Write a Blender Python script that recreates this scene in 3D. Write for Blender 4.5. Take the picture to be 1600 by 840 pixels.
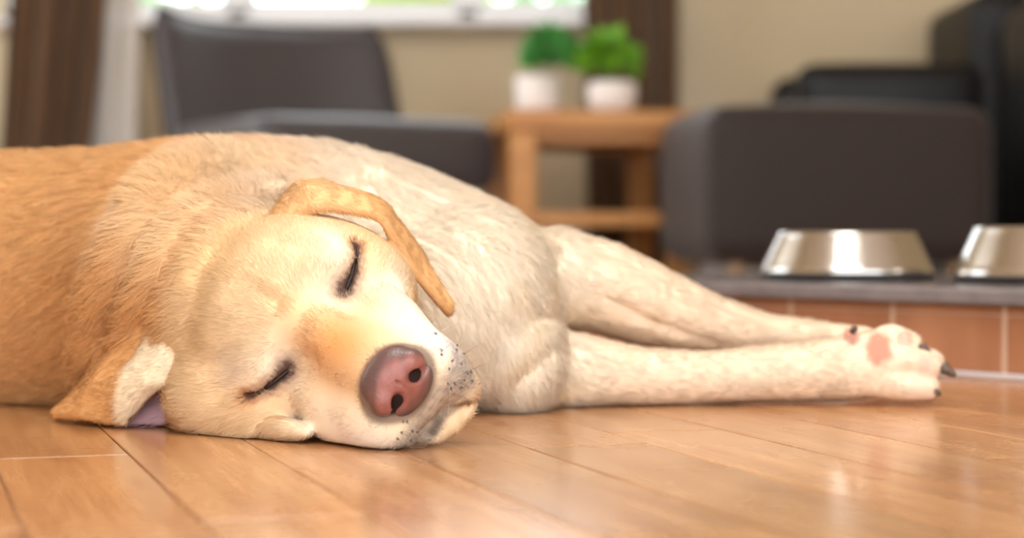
import bpy, bmesh, math, random, time
import numpy as np
from mathutils import Vector, Matrix
T0 = time.time()
for o in list(bpy.data.objects): bpy.data.objects.remove(o)
SC = bpy.context.scene
COL = SC.collection
rng = np.random.default_rng(7)
random.seed(7)

# ------------------------------------------------------------------ camera
FPX, CAMH = 3000.0, 0.1435
PITCH = math.atan(60 / FPX)
cam_d = bpy.data.cameras.new('camera'); cam = bpy.data.objects.new('camera', cam_d); COL.objects.link(cam)
cam.location = (0, 0, CAMH); cam.rotation_euler = (math.pi/2 - PITCH, 0, 0)
cam_d.sensor_width = 36; cam_d.lens = 36 * FPX / 1600; cam_d.clip_start = .02
cam_d.dof.use_dof = True; cam_d.dof.focus_distance = 1.31; cam_d.dof.aperture_fstop = 3.9
SC.camera = cam
def at(px, py, Y):
    """point at world depth Y that the photograph shows at pixel px,py"""
    c, s = math.cos(PITCH), math.sin(PITCH)
    a, b = (px - 800) / FPX, (420 - py) / FPX
    d = (a, c + b * s, b * c - s)
    k = Y / d[1]
    return np.array([d[0] * k, Y, CAMH + d[2] * k])

# ------------------------------------------------------------------ world, light, exposure
SC.view_settings.view_transform = 'Standard'; SC.view_settings.look = 'None'
SC.view_settings.gamma = 1; SC.view_settings.use_curve_mapping = False
SC.view_settings.exposure = -0.12
wd = bpy.data.worlds.new('world'); SC.world = wd; wd.use_nodes = True
wn = wd.node_tree.nodes; wn['Background'].inputs[0].default_value = (.91, .96, 1, 1); wn['Background'].inputs[1].default_value = 5.0
def area(name, loc, target, sx, sy, power, col):
    l = bpy.data.lights.new(name, 'AREA'); l.shape = 'RECTANGLE'; l.size = sx; l.size_y = sy; l.energy = power; l.color = col
    o = bpy.data.objects.new(name, l); COL.objects.link(o); o.location = loc
    o.rotation_euler = (Vector(target) - Vector(loc)).to_track_quat('-Z', 'Y').to_euler()
    return o
area('overhead_key_light', (.05, 1.05, 2.35), (-.1, 1.5, 0), 1.2, 1.2, 50, (1, .97, .93))  # unseen area lamp added overhead as a soft key on the dog

# ------------------------------------------------------------------ helpers
def lin(r, g, b):
    f = lambda c: (c/255/12.92 if c/255 <= .04045 else ((c/255+.055)/1.055)**2.4)
    return (f(r), f(g), f(b), 1)
def tag(o, label=None, cat=None, group=None, kind=None):
    if label: o['label'] = label
    if cat: o['category'] = cat
    if group: o['group'] = group
    if kind: o['kind'] = kind
    return o
def mat(name, col, rough=.6, metal=0., spec=.5, sheen=0., coat=0.):
    m = bpy.data.materials.new(name); m.use_nodes = True
    b = m.node_tree.nodes['Principled BSDF']
    b.inputs['Base Color'].default_value = col if len(col) == 4 else (*col, 1)
    b.inputs['Roughness'].default_value = rough; b.inputs['Metallic'].default_value = metal
    b.inputs['Specular IOR Level'].default_value = spec
    b.inputs['Sheen Weight'].default_value = sheen; b.inputs['Coat Weight'].default_value = coat
    return m
def noisy(m, scale, c1, c2, detail=3, stretch=(1, 1, 1), bump=0., bscale=None, coord='Object'):
    """vary a material's base colour (and relief) with procedural noise"""
    nt = m.node_tree; b = nt.nodes['Principled BSDF']
    tc = nt.nodes.new('ShaderNodeTexCoord'); mp = nt.nodes.new('ShaderNodeMapping'); mp.inputs['Scale'].default_value = stretch
    nz = nt.nodes.new('ShaderNodeTexNoise'); nz.inputs['Scale'].default_value = scale; nz.inputs['Detail'].default_value = detail
    cr = nt.nodes.new('ShaderNodeValToRGB'); cr.color_ramp.elements[0].position = .3; cr.color_ramp.elements[1].position = .7
    cr.color_ramp.elements[0].color = c1; cr.color_ramp.elements[1].color = c2
    L = nt.links.new
    L(tc.outputs[coord], mp.inputs[0]); L(mp.outputs[0], nz.inputs['Vector']); L(nz.outputs['Fac'], cr.inputs[0]); L(cr.outputs[0], b.inputs['Base Color'])
    if bump:
        n2 = nt.nodes.new('ShaderNodeTexNoise'); n2.inputs['Scale'].default_value = bscale or scale; n2.inputs['Detail'].default_value = 4
        bp = nt.nodes.new('ShaderNodeBump'); bp.inputs['Strength'].default_value = bump; bp.inputs['Distance'].default_value = .003
        L(mp.outputs[0], n2.inputs['Vector']); L(n2.outputs['Fac'], bp.inputs['Height']); L(bp.outputs[0], b.inputs['Normal'])
    return m
def mesh_obj(name, verts, faces, m=None, parent=None, smooth=True):
    me = bpy.data.meshes.new(name); me.from_pydata([tuple(v) for v in verts], [], faces); me.update()
    if smooth: me.shade_smooth()
    if m: me.materials.append(m)
    o = bpy.data.objects.new(name, me); COL.objects.link(o)
    if parent: o.parent = parent
    return o
def bm_obj(name, bm, m=None, parent=None, smooth=False, loc=None, rz=0):
    bmesh.ops.recalc_face_normals(bm, faces=bm.faces)
    me = bpy.data.meshes.new(name); bm.to_mesh(me); bm.free()
    if smooth: me.shade_smooth()
    if m: me.materials.append(m)
    o = bpy.data.objects.new(name, me); COL.objects.link(o)
    if parent: o.parent = parent
    if loc is not None: o.location = loc
    o.rotation_euler.z = rz
    return o
def empty(name, loc, rz=0):
    o = bpy.data.objects.new(name, None); COL.objects.link(o); o.location = loc; o.rotation_euler.z = rz
    o.empty_display_size = .05
    return o
def rbox(size, center=(0, 0, 0), bevel=.0, seg=3, bm=None):
    """box with rounded edges added to a bmesh"""
    bm = bm or bmesh.new()
    r = bmesh.ops.create_cube(bm, size=1)
    for v in r['verts']: v.co = Vector((v.co.x*size[0]+center[0], v.co.y*size[1]+center[1], v.co.z*size[2]+center[2]))
    if bevel:
        es = list({e for v in r['verts'] for e in v.link_edges})
        bmesh.ops.bevel(bm, geom=es, offset=bevel, segments=seg, profile=.5, affect='EDGES')
    return bm
def lathe(prof, n=48, bm=None):
    bm = bm or bmesh.new(); rings = []
    for r, z in prof:
        rings.append([bm.verts.new((r*math.cos(2*math.pi*i/n), r*math.sin(2*math.pi*i/n), z)) for i in range(n)] if r > 1e-6 else [bm.verts.new((0, 0, z))])
    for a, b in zip(rings, rings[1:]):
        for i in range(n):
            j = (i+1) % n
            if len(a) == 1 and len(b) == 1: continue
            if len(a) == 1: bm.faces.new((a[0], b[i], b[j]))
            elif len(b) == 1: bm.faces.new((a[i], a[j], b[0]))
            else: bm.faces.new((a[i], a[j], b[j], b[i]))
    return bm
# ------------------------------------------------------------------ implicit-surface modelling (the animal is one continuous surface)
class SDF:
    def __init__(s): s.ops = []
    def add(s, fn, k=.01): s.ops.append(('u', fn, k))
    def cut(s, fn, k=.01): s.ops.append(('s', fn, k))
    def mod(s, fn): s.ops.append(('m', fn, 0))
    def evaluate(s, P, centers=None, rad=None):
        """P (B,n,3) points in B blocks"""
        d = np.full(P.shape[:2], 1.0, np.float32)
        for op, fn, k in s.ops:
            if op == 'm':
                d = fn(P, d); continue
            if centers is None: m = slice(None)
            else:
                m = np.nonzero(fn(centers) < rad*1.6 + k*1.5 + .01)[0]
                if len(m) == 0: continue
            q = fn(P[m]); a = d[m]
            if op == 'u':
                h = np.maximum(k - np.abs(a - q), 0) / k
                d[m] = np.minimum(a, q) - h*h*h*k/6
            else:
                q = -q; h = np.maximum(k - np.abs(a - q), 0) / k
                d[m] = np.maximum(a, q) + h*h*h*k/6
        return d
def ell(c, r, R=None):
    c = np.asarray(c, np.float32); r = np.asarray(r, np.float32)
    def f(P):
        q = P - c
        if R is not None: q = q @ R
        q = q / r; k0 = np.sqrt((q*q).sum(-1)); q = q / r; k1 = np.sqrt((q*q).sum(-1)) + 1e-9
        return np.where(k0 < 1e-3, -r.min(), k0*(k0-1)/k1)
    return f
def cone(a, b, ra, rb):
    a = np.asarray(a, np.float32); b = np.asarray(b, np.float32); ba = b - a; l2 = float(ba @ ba)
    def f(P):
        q = P - a; t = np.clip((q @ ba) / l2, 0, 1)
        return np.sqrt(((q - t[..., None]*ba)**2).sum(-1)) - (ra + (rb-ra)*t)
    return f
def chain(pts, rs):
    fs = [cone(pts[i], pts[i+1], rs[i], rs[i+1]) for i in range(len(pts)-1)]
    def f(P):
        d = fs[0](P)
        for g in fs[1:]: d = np.minimum(d, g(P))
        return d
    return f
def sheet(tris, th):
    """union of triangles thickened by a per-triangle radius: skin flaps"""
    tr = [[np.asarray(v, np.float32) for v in t] for t in tris]
    def one(P, a, b, c):
        ba, cb, ac = b-a, c-b, a-c; pa, pb, pc = P-a, P-b, P-c; n = np.cross(ba, ac)
        s = np.sign(pa @ np.cross(ba, n)) + np.sign(pb @ np.cross(cb, n)) + np.sign(pc @ np.cross(ac, n))
        def e(pp, ee):
            t = np.clip((pp @ ee)/(ee @ ee), 0, 1); return ((pp - t[..., None]*ee)**2).sum(-1)
        edge = np.minimum(np.minimum(e(pa, ba), e(pb, cb)), e(pc, ac))
        return np.sqrt(np.where(s < 2, edge, (pa @ n)**2/(n @ n)))
    cs = [(t[0]+t[1]+t[2])/3 for t in tr]; rs = [max(float(np.linalg.norm(v-c)) for v in t) for t, c in zip(tr, cs)]
    allc = np.mean(cs, axis=0); allr = max(float(np.linalg.norm(c-allc))+r for c, r in zip(cs, rs))
    def f(P):
        sh = P.shape[:-1]; Q = P.reshape(-1, 3)
        d = np.maximum(np.sqrt(((Q-allc)**2).sum(-1)) - allr, .02).astype(np.float32)
        for t, c, r in zip(tr, cs, rs):
            m = np.nonzero(((Q-c)**2).sum(-1) < (r+.03)**2)[0]
            if len(m): d[m] = np.minimum(d[m], one(Q[m], *t))
        return d.reshape(sh) - th
    return f
def smooth_rows(rows, n):
    """Catmull-Rom through each column of a grid of points"""
    A = np.asarray(rows, float); A = np.concatenate([2*A[:1]-A[1:2], A, 2*A[-1:]-A[-2:-1]])
    out = []
    for t in np.linspace(0, len(rows)-1-1e-6, n):
        i = int(t); f = t-i; p0, p1, p2, p3 = A[i:i+4]
        out.append(.5*((2*p1)+(p2-p0)*f+(2*p0-5*p1+4*p2-p3)*f*f+(3*p1-p0-3*p2+p3)*f**3))
    return np.array(out)
def grid_tris(G):
    T = []
    for i in range(G.shape[0]-1):
        for j in range(G.shape[1]-1): T += [[G[i, j], G[i, j+1], G[i+1, j+1]], [G[i, j], G[i+1, j+1], G[i+1, j]]]
    return T
def axis(lo, hi, segs):
    out = [lo]
    for end, h in segs:
        n = max(1, int(round((end - out[-1]) / h))); out += list(np.linspace(out[-1], end, n+1)[1:])
    return np.array(out, np.float32)
def surface(sdf, xs, ys, zs, B=8):
    """surface nets on a rectilinear grid, evaluated only near the surface"""
    def pad(a):
        n = (-len(a)) % B; h = a[-1]-a[-2]
        return np.concatenate([a, a[-1] + h*np.arange(1, n+1, dtype=np.float32)]) if n else a
    xs, ys, zs = pad(xs), pad(ys), pad(zs)
    nb = [len(a)//B for a in (xs, ys, zs)]
    cen = [a.reshape(-1, B).mean(1) for a in (xs, ys, zs)]
    hw = [(a.reshape(-1, B)[:, -1]-a.reshape(-1, B)[:, 0])/2 for a in (xs, ys, zs)]
    C = np.stack(np.meshgrid(*cen, indexing='ij'), -1).reshape(-1, 3)
    RAD = np.sqrt((np.stack(np.meshgrid(*hw, indexing='ij'), -1)**2).sum(-1)).reshape(-1)
    dc = sdf.evaluate(C[:, None, :])[:, 0]
    act = np.nonzero(np.abs(dc) < RAD*1.6 + .006)[0]
    bi, bj, bk = np.unravel_index(act, nb)
    XB, YB, ZB = xs.reshape(-1, B), ys.reshape(-1, B), zs.reshape(-1, B)
    V = np.repeat(dc.reshape(nb), B, 0).repeat(B, 1).repeat(B, 2).astype(np.float32)
    V6 = V.reshape(nb[0], B, nb[1], B, nb[2], B)
    CH = 3000
    for s in range(0, len(act), CH):
        e = slice(s, s+CH); n = len(act[e])
        P = np.empty((n, B, B, B, 3), np.float32)
        P[..., 0] = XB[bi[e]][:, :, None, None]; P[..., 1] = YB[bj[e]][:, None, :, None]; P[..., 2] = ZB[bk[e]][:, None, None, :]
        d = sdf.evaluate(P.reshape(n, -1, 3), C[act[e]], RAD[act[e]])
        V6[bi[e], :, bj[e], :, bk[e], :] = d.reshape(n, B, B, B)
    ins = V < 0
    cnt = np.zeros(tuple(k-1 for k in V.shape), np.int8)
    sl = (slice(None, -1), slice(1, None))
    for a in (0, 1):
        for b in (0, 1):
            for c in (0, 1): cnt += ins[sl[a], sl[b], sl[c]]
    ci, cj, ck = np.nonzero((cnt > 0) & (cnt < 8))
    G = (xs, ys, zs); base = (ci, cj, ck)
    acc = np.zeros((len(ci), 3), np.float32); num = np.zeros(len(ci), np.float32)
    for ax in range(3):
        o1, o2 = [x for x in range(3) if x != ax]
        for a in (0, 1):
            for b in (0, 1):
                off0 = [0, 0, 0]; off0[o1] = a; off0[o2] = b; off1 = list(off0); off1[ax] = 1
                i0 = tuple(base[q]+off0[q] for q in range(3)); i1 = tuple(base[q]+off1[q] for q in range(3))
                v0, v1 = V[i0], V[i1]; m = (v0 < 0) != (v1 < 0)
                t = v0[m]/(v0[m]-v1[m])
                for q in range(3):
                    p0, p1 = G[q][i0[q][m]], G[q][i1[q][m]]
                    acc[m, q] += p0 + t*(p1-p0)
                num[m] += 1
    verts = acc / num[:, None]
    cid = np.full(cnt.shape, -1, np.int32); cid[base] = np.arange(len(ci), dtype=np.int32)
    faces = []
    for ax in range(3):
        s0 = [slice(None)]*3; s1 = [slice(None)]*3; s0[ax] = slice(None, -1); s1[ax] = slice(1, None)
        ch = ins[tuple(s0)] != ins[tuple(s1)]
        idx = np.nonzero(ch); o1, o2 = (ax+1) % 3, (ax+2) % 3
        ok = (idx[o1] > 0) & (idx[o2] > 0) & (idx[o1] < cnt.shape[o1]) & (idx[o2] < cnt.shape[o2])
        idx = [q[ok] for q in idx]
        def cell(d1, d2):
            j = list(idx); j[o1] = j[o1]-d1; j[o2] = j[o2]-d2; return cid[tuple(j)]
        q = np.stack([cell(1, 1), cell(0, 1), cell(0, 0), cell(1, 0)], 1)
        flip = ~ins[tuple(idx)]
        q[flip] = q[flip][:, ::-1]
        faces.append(q)
    faces = np.concatenate(faces); faces = faces[(faces >= 0).all(1)]
    return verts, faces
def relax(v, f, n, lam=.5):
    e = np.concatenate([f[:, [0, 1]], f[:, [1, 2]], f[:, [2, 3]], f[:, [3, 0]]])
    cnt = np.bincount(e[:, 0], minlength=len(v)).astype(np.float32)[:, None] + 1e-9
    for _ in range(n):
        acc = np.stack([np.bincount(e[:, 0], weights=v[e[:, 1], k], minlength=len(v)) for k in range(3)], 1)
        v = v + lam*(acc/cnt - v)
    return v.astype(np.float32)
def normals(v, f):
    q = v[f]; n = np.cross(q[:, 2]-q[:, 0], q[:, 3]-q[:, 1])
    vn = np.stack([sum(np.bincount(f[:, i], weights=n[:, k], minlength=len(v)) for i in range(4)) for k in range(3)], 1)
    return (vn/(np.linalg.norm(vn, axis=1, keepdims=True)+1e-12)).astype(np.float32)
def np_mesh(name, verts, faces, m=None, parent=None, col=None):
    me = bpy.data.meshes.new(name); n, k = len(verts), faces.shape[1]
    me.vertices.add(n); me.vertices.foreach_set('co', verts.astype(np.float32).ravel())
    me.loops.add(len(faces)*k); me.loops.foreach_set('vertex_index', faces.astype(np.int32).ravel())
    me.polygons.add(len(faces)); me.polygons.foreach_set('loop_start', np.arange(0, len(faces)*k, k, dtype=np.int32))
    me.polygons.foreach_set('loop_total', np.full(len(faces), k, np.int32))
    me.update(calc_edges=True); me.shade_smooth()
    if col is not None:
        a = me.color_attributes.new('coat', 'FLOAT_COLOR', 'POINT'); a.data.foreach_set('color', col.astype(np.float32).ravel())
    if m: me.materials.append(m)
    o = bpy.data.objects.new(name, me); COL.objects.link(o)
    if parent: o.parent = parent
    return o
# ------------------------------------------------------------------ the room
m_wall = noisy(mat('wall_paint', lin(208, 190, 158), .85, spec=.2), 3, lin(205, 187, 154), lin(211, 194, 163), bump=.05, bscale=120)
m_white = mat('white_paint', lin(232, 232, 232), .45)
m_ceil = mat('ceiling_paint', lin(238, 234, 226), .9)
WY = 5.3
WX0, WX1, WZ0, WZ1 = -1.40, .33, .718, 1.95
bm = bmesh.new()
rbox((2.0, .2, 2.5), (-2.4, WY+.1, 1.25), bm=bm); rbox((3.07, .2, 2.5), (WX1+1.535, WY+.1, 1.25), bm=bm)
rbox((WX1-WX0, .2, WZ0), ((WX0+WX1)/2, WY+.1, WZ0/2), bm=bm); rbox((WX1-WX0, .2, 2.5-WZ1), ((WX0+WX1)/2, WY+.1, (2.5+WZ1)/2), bm=bm)
tag(bm_obj('wall_back', bm, m_wall), kind='structure')
LY0, LY1, LZ0, LZ1 = 2.5, 5.0, .35, 2.2            # window in the left wall, beyond the left edge of the photograph
bm = bmesh.new()
rbox((.1, LY0+1.5, 2.5), (-2.35, (LY0-1.5)/2, 1.25), bm=bm); rbox((.1, 5.3-LY1, 2.5), (-2.35, (LY1+5.3)/2, 1.25), bm=bm)
rbox((.1, LY1-LY0, LZ0), (-2.35, (LY0+LY1)/2, LZ0/2), bm=bm); rbox((.1, LY1-LY0, 2.5-LZ1), (-2.35, (LY0+LY1)/2, (2.5+LZ1)/2), bm=bm)
tag(bm_obj('wall_left', bm, m_wall), kind='structure')
w2 = empty('window_2', (-2.35, (LY0+LY1)/2, 0)); tag(w2, kind='structure')
bm = bmesh.new(); h_ = (LY1-LY0)/2
for y in (-h_+.025, 0, h_-.025): rbox((.08, .05, LZ1-LZ0), (0, y, (LZ0+LZ1)/2), .004, 1, bm)
for z in (LZ0+.025, LZ1-.025): rbox((.08, 2*h_, .05), (0, 0, z), .004, 1, bm)
bm_obj('window_frame', bm, m_white, w2)
tag(bm_obj('wall_right', rbox((.1, 7.0, 2.5), (3.45, 2.0, 1.25)), m_wall), kind='structure')
bm = bmesh.new()                      # wall behind the viewer, its wide opening added to let in front fill light
rbox((1.75, .1, 2.5), (-2.575, -1.55, 1.25), bm=bm); rbox((4.85, .1, .3), (.725, -1.55, 2.35), bm=bm); rbox((.3, .1, 2.5), (3.3, -1.55, 1.25), bm=bm)
tag(bm_obj('wall_rear', bm, m_wall), kind='structure')
tag(bm_obj('ceiling', rbox((7.0, 7.0, .1), (0, 2.0, 2.55)), m_ceil), kind='structure')
tag(bm_obj('baseboard_back', rbox((6.8, .018, .09), (0, WY-.009, .045), .004), m_white), kind='structure')
# window: frame, three casements with panes, sill
win = empty('window_1', (0, WY, 0)); tag(win, kind='structure')
bm = bmesh.new(); cx = (WX0+WX1)/2; fw = .04
for a, b in ((WX0, WX0+fw), (WX1-fw, WX1)): rbox((b-a, .09, WZ1-WZ0), ((a+b)/2, .05, (WZ0+WZ1)/2), .005, 1, bm)
for a, b in ((WZ0, WZ0+fw), (WZ1-fw, WZ1)): rbox((WX1-WX0, .09, b-a), (cx, .05, (a+b)/2), .005, 1, bm)
for x in (-.755, -.122): rbox((.06, .09, WZ1-WZ0), (x, .05, (WZ0+WZ1)/2), .005, 1, bm)
bm_obj('window_frame', bm, m_white, win)
m_glass = bpy.data.materials.new('window_glass'); m_glass.use_nodes = True
b = m_glass.node_tree.nodes['Principled BSDF']; b.inputs['Base Color'].default_value = (1, 1, 1, 1); b.inputs['Roughness'].default_value = 0
b.inputs['Transmission Weight'].default_value = 1; b.inputs['IOR'].default_value = 1.02
for a, c in ((WX0+fw, -.785), (-.725, -.152), (-.092, WX1-fw)):
    bm = bmesh.new(); s = .016
    for x in (a+s/2, c-s/2): rbox((s, .05, WZ1-WZ0-2*fw), (x, .03, (WZ0+WZ1)/2), .004, 1, bm)
    for z in (WZ0+fw+s/2, WZ1-fw-s/2): rbox((c-a, .05, s), ((a+c)/2, .03, z), .004, 1, bm)
    f = bm_obj('casement', bm, m_white, win)
    bm_obj('pane', rbox((c-a-2*s, .006, WZ1-WZ0-2*fw-2*s), ((a+c)/2, .04, (WZ0+WZ1)/2)), m_glass, f)
bm_obj('window_sill', rbox((WX1-WX0+.1, .16, .022), (cx, -.04, WZ0-.011), .006, 2), m_white, win)

# floor: boards of the near part are pieces, farther away the material carries the boards
FA = math.atan(.323); FW, GAP = .085, .0009        # the boards run 18 degrees left of the view direction
fdir, fside = np.array([-math.sin(FA), math.cos(FA)]), np.array([math.cos(FA), math.sin(FA)])
def wood_floor(name, boards):
    m = mat(name, lin(204, 150, 95), .22, spec=.5, coat=.35); nt = m.node_tree; b = nt.nodes['Principled BSDF']; L = nt.links.new
    b.inputs['Coat Roughness'].default_value = .12
    tc = nt.nodes.new('ShaderNodeTexCoord'); mp = nt.nodes.new('ShaderNodeMapping'); L(tc.outputs['Object'], mp.inputs[0])
    oi = nt.nodes.new('ShaderNodeObjectInfo')
    add = nt.nodes.new('ShaderNodeVectorMath'); add.operation = 'ADD'
    sc = nt.nodes.new('ShaderNodeVectorMath'); sc.operation = 'SCALE'; sc.inputs[0].default_value = (7.3, 3.1, 5.7); L(oi.outputs['Random'], sc.inputs['Scale'])
    L(mp.outputs[0], add.inputs[0]); L(sc.outputs[0], add.inputs[1])
    n1 = nt.nodes.new('ShaderNodeTexNoise'); n1.inputs['Scale'].default_value = 1; n1.inputs['Detail'].default_value = 6; n1.inputs['Distortion'].default_value = 1.2
    m1 = nt.nodes.new('ShaderNodeMapping'); m1.inputs['Scale'].default_value = (34, 2.6, 1); L(add.outputs[0], m1.inputs[0]); L(m1.outputs[0], n1.inputs['Vector'])
    n2 = nt.nodes.new('ShaderNodeTexNoise'); n2.inputs['Scale'].default_value = 1; n2.inputs['Detail'].default_value = 3
    m2 = nt.nodes.new('ShaderNodeMapping'); m2.inputs['Scale'].default_value = (420, 14, 1); L(add.outputs[0], m2.inputs[0]); L(m2.outputs[0], n2.inputs['Vector'])
    r1 = nt.nodes.new('ShaderNodeValToRGB'); e = r1.color_ramp.elements
    e[0].position, e[0].color = .28, lin(162, 110, 68); e[1].position, e[1].color = .72, lin(198, 150, 102)
    L(n1.outputs['Fac'], r1.inputs[0])
    r2 = nt.nodes.new('ShaderNodeValToRGB'); e = r2.color_ramp.elements
    e[0].position, e[0].color = .35, (.80, .76, .72, 1); e[1].position, e[1].color = .6, (1, 1, 1, 1)
    L(n2.outputs['Fac'], r2.inputs[0])
    mx = nt.nodes.new('ShaderNodeMix'); mx.data_type = 'RGBA'; mx.blend_type = 'MULTIPLY'; mx.inputs[0].default_value = .8
    L(r1.outputs[0], mx.inputs[6]); L(r2.outputs[0], mx.inputs[7])
    hs = nt.nodes.new('ShaderNodeHueSaturation'); L(mx.outputs[2], hs.inputs['Color'])
    mr = nt.nodes.new('ShaderNodeMapRange'); mr.inputs[3].default_value = .86; mr.inputs[4].default_value = 1.14
    L(hs.outputs[0], b.inputs['Base Color'])
    if boards: L(oi.outputs['Random'], mr.inputs[0])
    else:
        br = nt.nodes.new('ShaderNodeTexBrick'); br.inputs['Scale'].default_value = 1; br.inputs['Brick Width'].default_value = .62; br.inputs['Row Height'].default_value = FW; br.inputs['Mortar Size'].default_value = .0012
        br.inputs['Color1'].default_value = (0, 0, 0, 1); br.inputs['Color2'].default_value = (1, 1, 1, 1); br.inputs['Mortar'].default_value = (0, 0, 0, 1)
        m3 = nt.nodes.new('ShaderNodeMapping'); m3.inputs['Rotation'].default_value = (0, 0, math.pi/2); L(tc.outputs['Object'], m3.inputs[0]); L(m3.outputs[0], br.inputs['Vector'])
        L(br.outputs['Color'], mr.inputs[0])
    L(mr.outputs[0], hs.inputs['Value'])
    n3 = nt.nodes.new('ShaderNodeTexNoise'); n3.inputs['Scale'].default_value = 9; n3.inputs['Detail'].default_value = 5
    L(add.outputs[0], n3.inputs['Vector'])
    rr = nt.nodes.new('ShaderNodeMapRange'); rr.inputs[3].default_value = .17; rr.inputs[4].default_value = .36; L(n3.outputs['Fac'], rr.inputs[0]); L(rr.outputs[0], b.inputs['Roughness'])
    bp = nt.nodes.new('ShaderNodeBump'); bp.inputs['Strength'].default_value = .10; bp.inputs['Distance'].default_value = .002
    L(n3.outputs['Fac'], bp.inputs['Height']); L(bp.outputs[0], b.inputs['Normal']); L(bp.outputs[0], b.inputs['Coat Normal'])
    return m
floor = empty('floor', (0, 1.3, 0), FA); tag(floor, kind='structure')
m_board, m_far = wood_floor('floor_board', True), wood_floor('floor_far', False)
m_joint = mat('floor_joint', lin(96, 62, 36), .8)
BX0, BX1, BY0, BY1 = -1.02, 1.02, -.85, .95      # rectangle of boards in the floor's own frame
bm = bmesh.new()
for x0, x1, y0, y1 in ((-5, 5, BY1, 6), (-5, 5, -4, BY0), (-5, BX0, BY0, BY1), (BX1, 5, BY0, BY1)):
    rbox((x1-x0, y1-y0, .02), ((x0+x1)/2, (y0+y1)/2, -.01), bm=bm)
bm_obj('distant_boards', bm, m_far, floor)
bm_obj('subfloor', rbox((BX1-BX0, BY1-BY0, .01), (0, (BY0+BY1)/2, -.008)), m_joint, floor)
bmesh_cache = {}
nrow = int(round((BX1-BX0)/FW)); rw = (BX1-BX0)/nrow
for i in range(nrow):
    y = BY0; k = 0; first = random.uniform(.15, .62)
    while y < BY1 - 1e-6:
        ln = first if k == 0 else random.choice((.45, .55, .65))
        if BY1 - (y+ln) < .12: ln = BY1 - y
        key = round(ln, 3)
        if key not in bmesh_cache:
            bb = rbox((rw-GAP, ln-GAP, .012), (0, 0, -.006)); 
            es = [e for e in bb.edges if all(v.co.z > -.001 for v in e.verts)]
            bmesh.ops.bevel(bb, geom=es, offset=.0007, segments=1, affect='EDGES')
            bmesh.ops.recalc_face_normals(bb, faces=bb.faces)
            me = bpy.data.meshes.new('floor_board'); bb.to_mesh(me); bb.free(); me.materials.append(m_board); bmesh_cache[key] = me
        o = bpy.data.objects.new('floor_board', bmesh_cache[key]); COL.objects.link(o); o.parent = floor
        o.location = (BX0+(i+.5)*rw, y+ln/2, random.uniform(-.00025, 0)); y += ln; k += 1

# low tiled step with a stone top
SX, SY = .4885, 1.832
sd, sn_ = np.array([-.679, .734]), np.array([.734, .679])
SANG = math.atan2(sd[1], sd[0])
step = empty('tiled_step', (SX, SY, 0), SANG); tag(step, kind='structure')     # local x runs along the front edge, local -y into the platform
m_stone = noisy(mat('step_stone', lin(120, 114, 114), .16, spec=.55), 30, lin(112, 106, 106), lin(134, 126, 126))
m_tile = noisy(mat('step_tile', lin(172, 118, 84), .4), 14, lin(152, 98, 66), lin(184, 130, 94), detail=5, stretch=(1, 1, .25))
m_grout = mat('grout', lin(206, 176, 150), .8); m_caulk = mat('sealant', lin(205, 196, 196), .5)
S0, S1, SD = -.62, .62, .42
bm_obj('core', rbox((S1-S0-.01, SD-.005, .070), ((S0+S1)/2, -SD/2, .035)), m_grout, step)
tw = .131; x = .0246 - 5*tw
while x < S1:
    a, c = max(x, S0), min(x+tw-.005, S1)
    if c-a > .02: bm_obj('tile', rbox((c-a, .010, .0555), ((a+c)/2, -.006, .0335), .0012, 1), m_tile, step); bm_obj('edge_tile', rbox((c-a, .010, .0075), ((a+c)/2, -.006, .0662), .001, 1), m_tile, step)
    x += tw
bm_obj('sealant_strip', rbox((S1-S0, .008, .0055), ((S0+S1)/2, .001, .0030), .002, 2), m_caulk, step)
bm_obj('stone_slab', rbox((S1-S0+.01, SD+.02, .0165), ((S0+S1)/2, -SD/2+.006, .0797), .004, 3), m_stone, step)
# ------------------------------------------------------------------ furniture
m_steel = mat('brushed_steel', lin(200, 198, 194), .17, metal=1); m_rubber = mat('rubber', lin(24, 24, 26), .6)
def bowl(loc, r, h, label):
    t = empty('pet_bowl', loc); tag(t, label, 'bowl', 'steel pet bowls on the step')
    rt = r*.80; pr = [(r*.93, .006), (r, .0075), (r+.001, .010), (r*.985, .014)]
    for k in range(1, 9): f = k/8; pr.append((r*.985 + (rt-r*.985)*f, .014 + (h-.018)*f))
    pr += [(rt-.001, h-.001), (rt-.004, h), (rt-.007, h-.002)]
    for k in range(1, 9): f = k/8; pr.append(((rt-.008)*(1-.35*f**2), h-.002-(h-.014)*math.sin(f*math.pi/2)))
    pr.append((0, .012))
    bm_obj('dish', lathe(pr, 72), m_steel, t, smooth=True)
    bm_obj('rubber_ring', lathe([(r*.86, .006), (r*.86, 0), (r*.97, 0), (r*.985, .003), (r*.97, .0075), (r*.86, .006)], 64), m_rubber, t, smooth=True)
    return t
TOPZ = .0880
bowl((.3815, 2.185, TOPZ), .0985, .0545, 'shallow steel pet bowl nearest the middle of the tiled step')
bowl((.578, 2.055, TOPZ), .104, .0600, 'shallow steel pet bowl cut off by the right edge')

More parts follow.
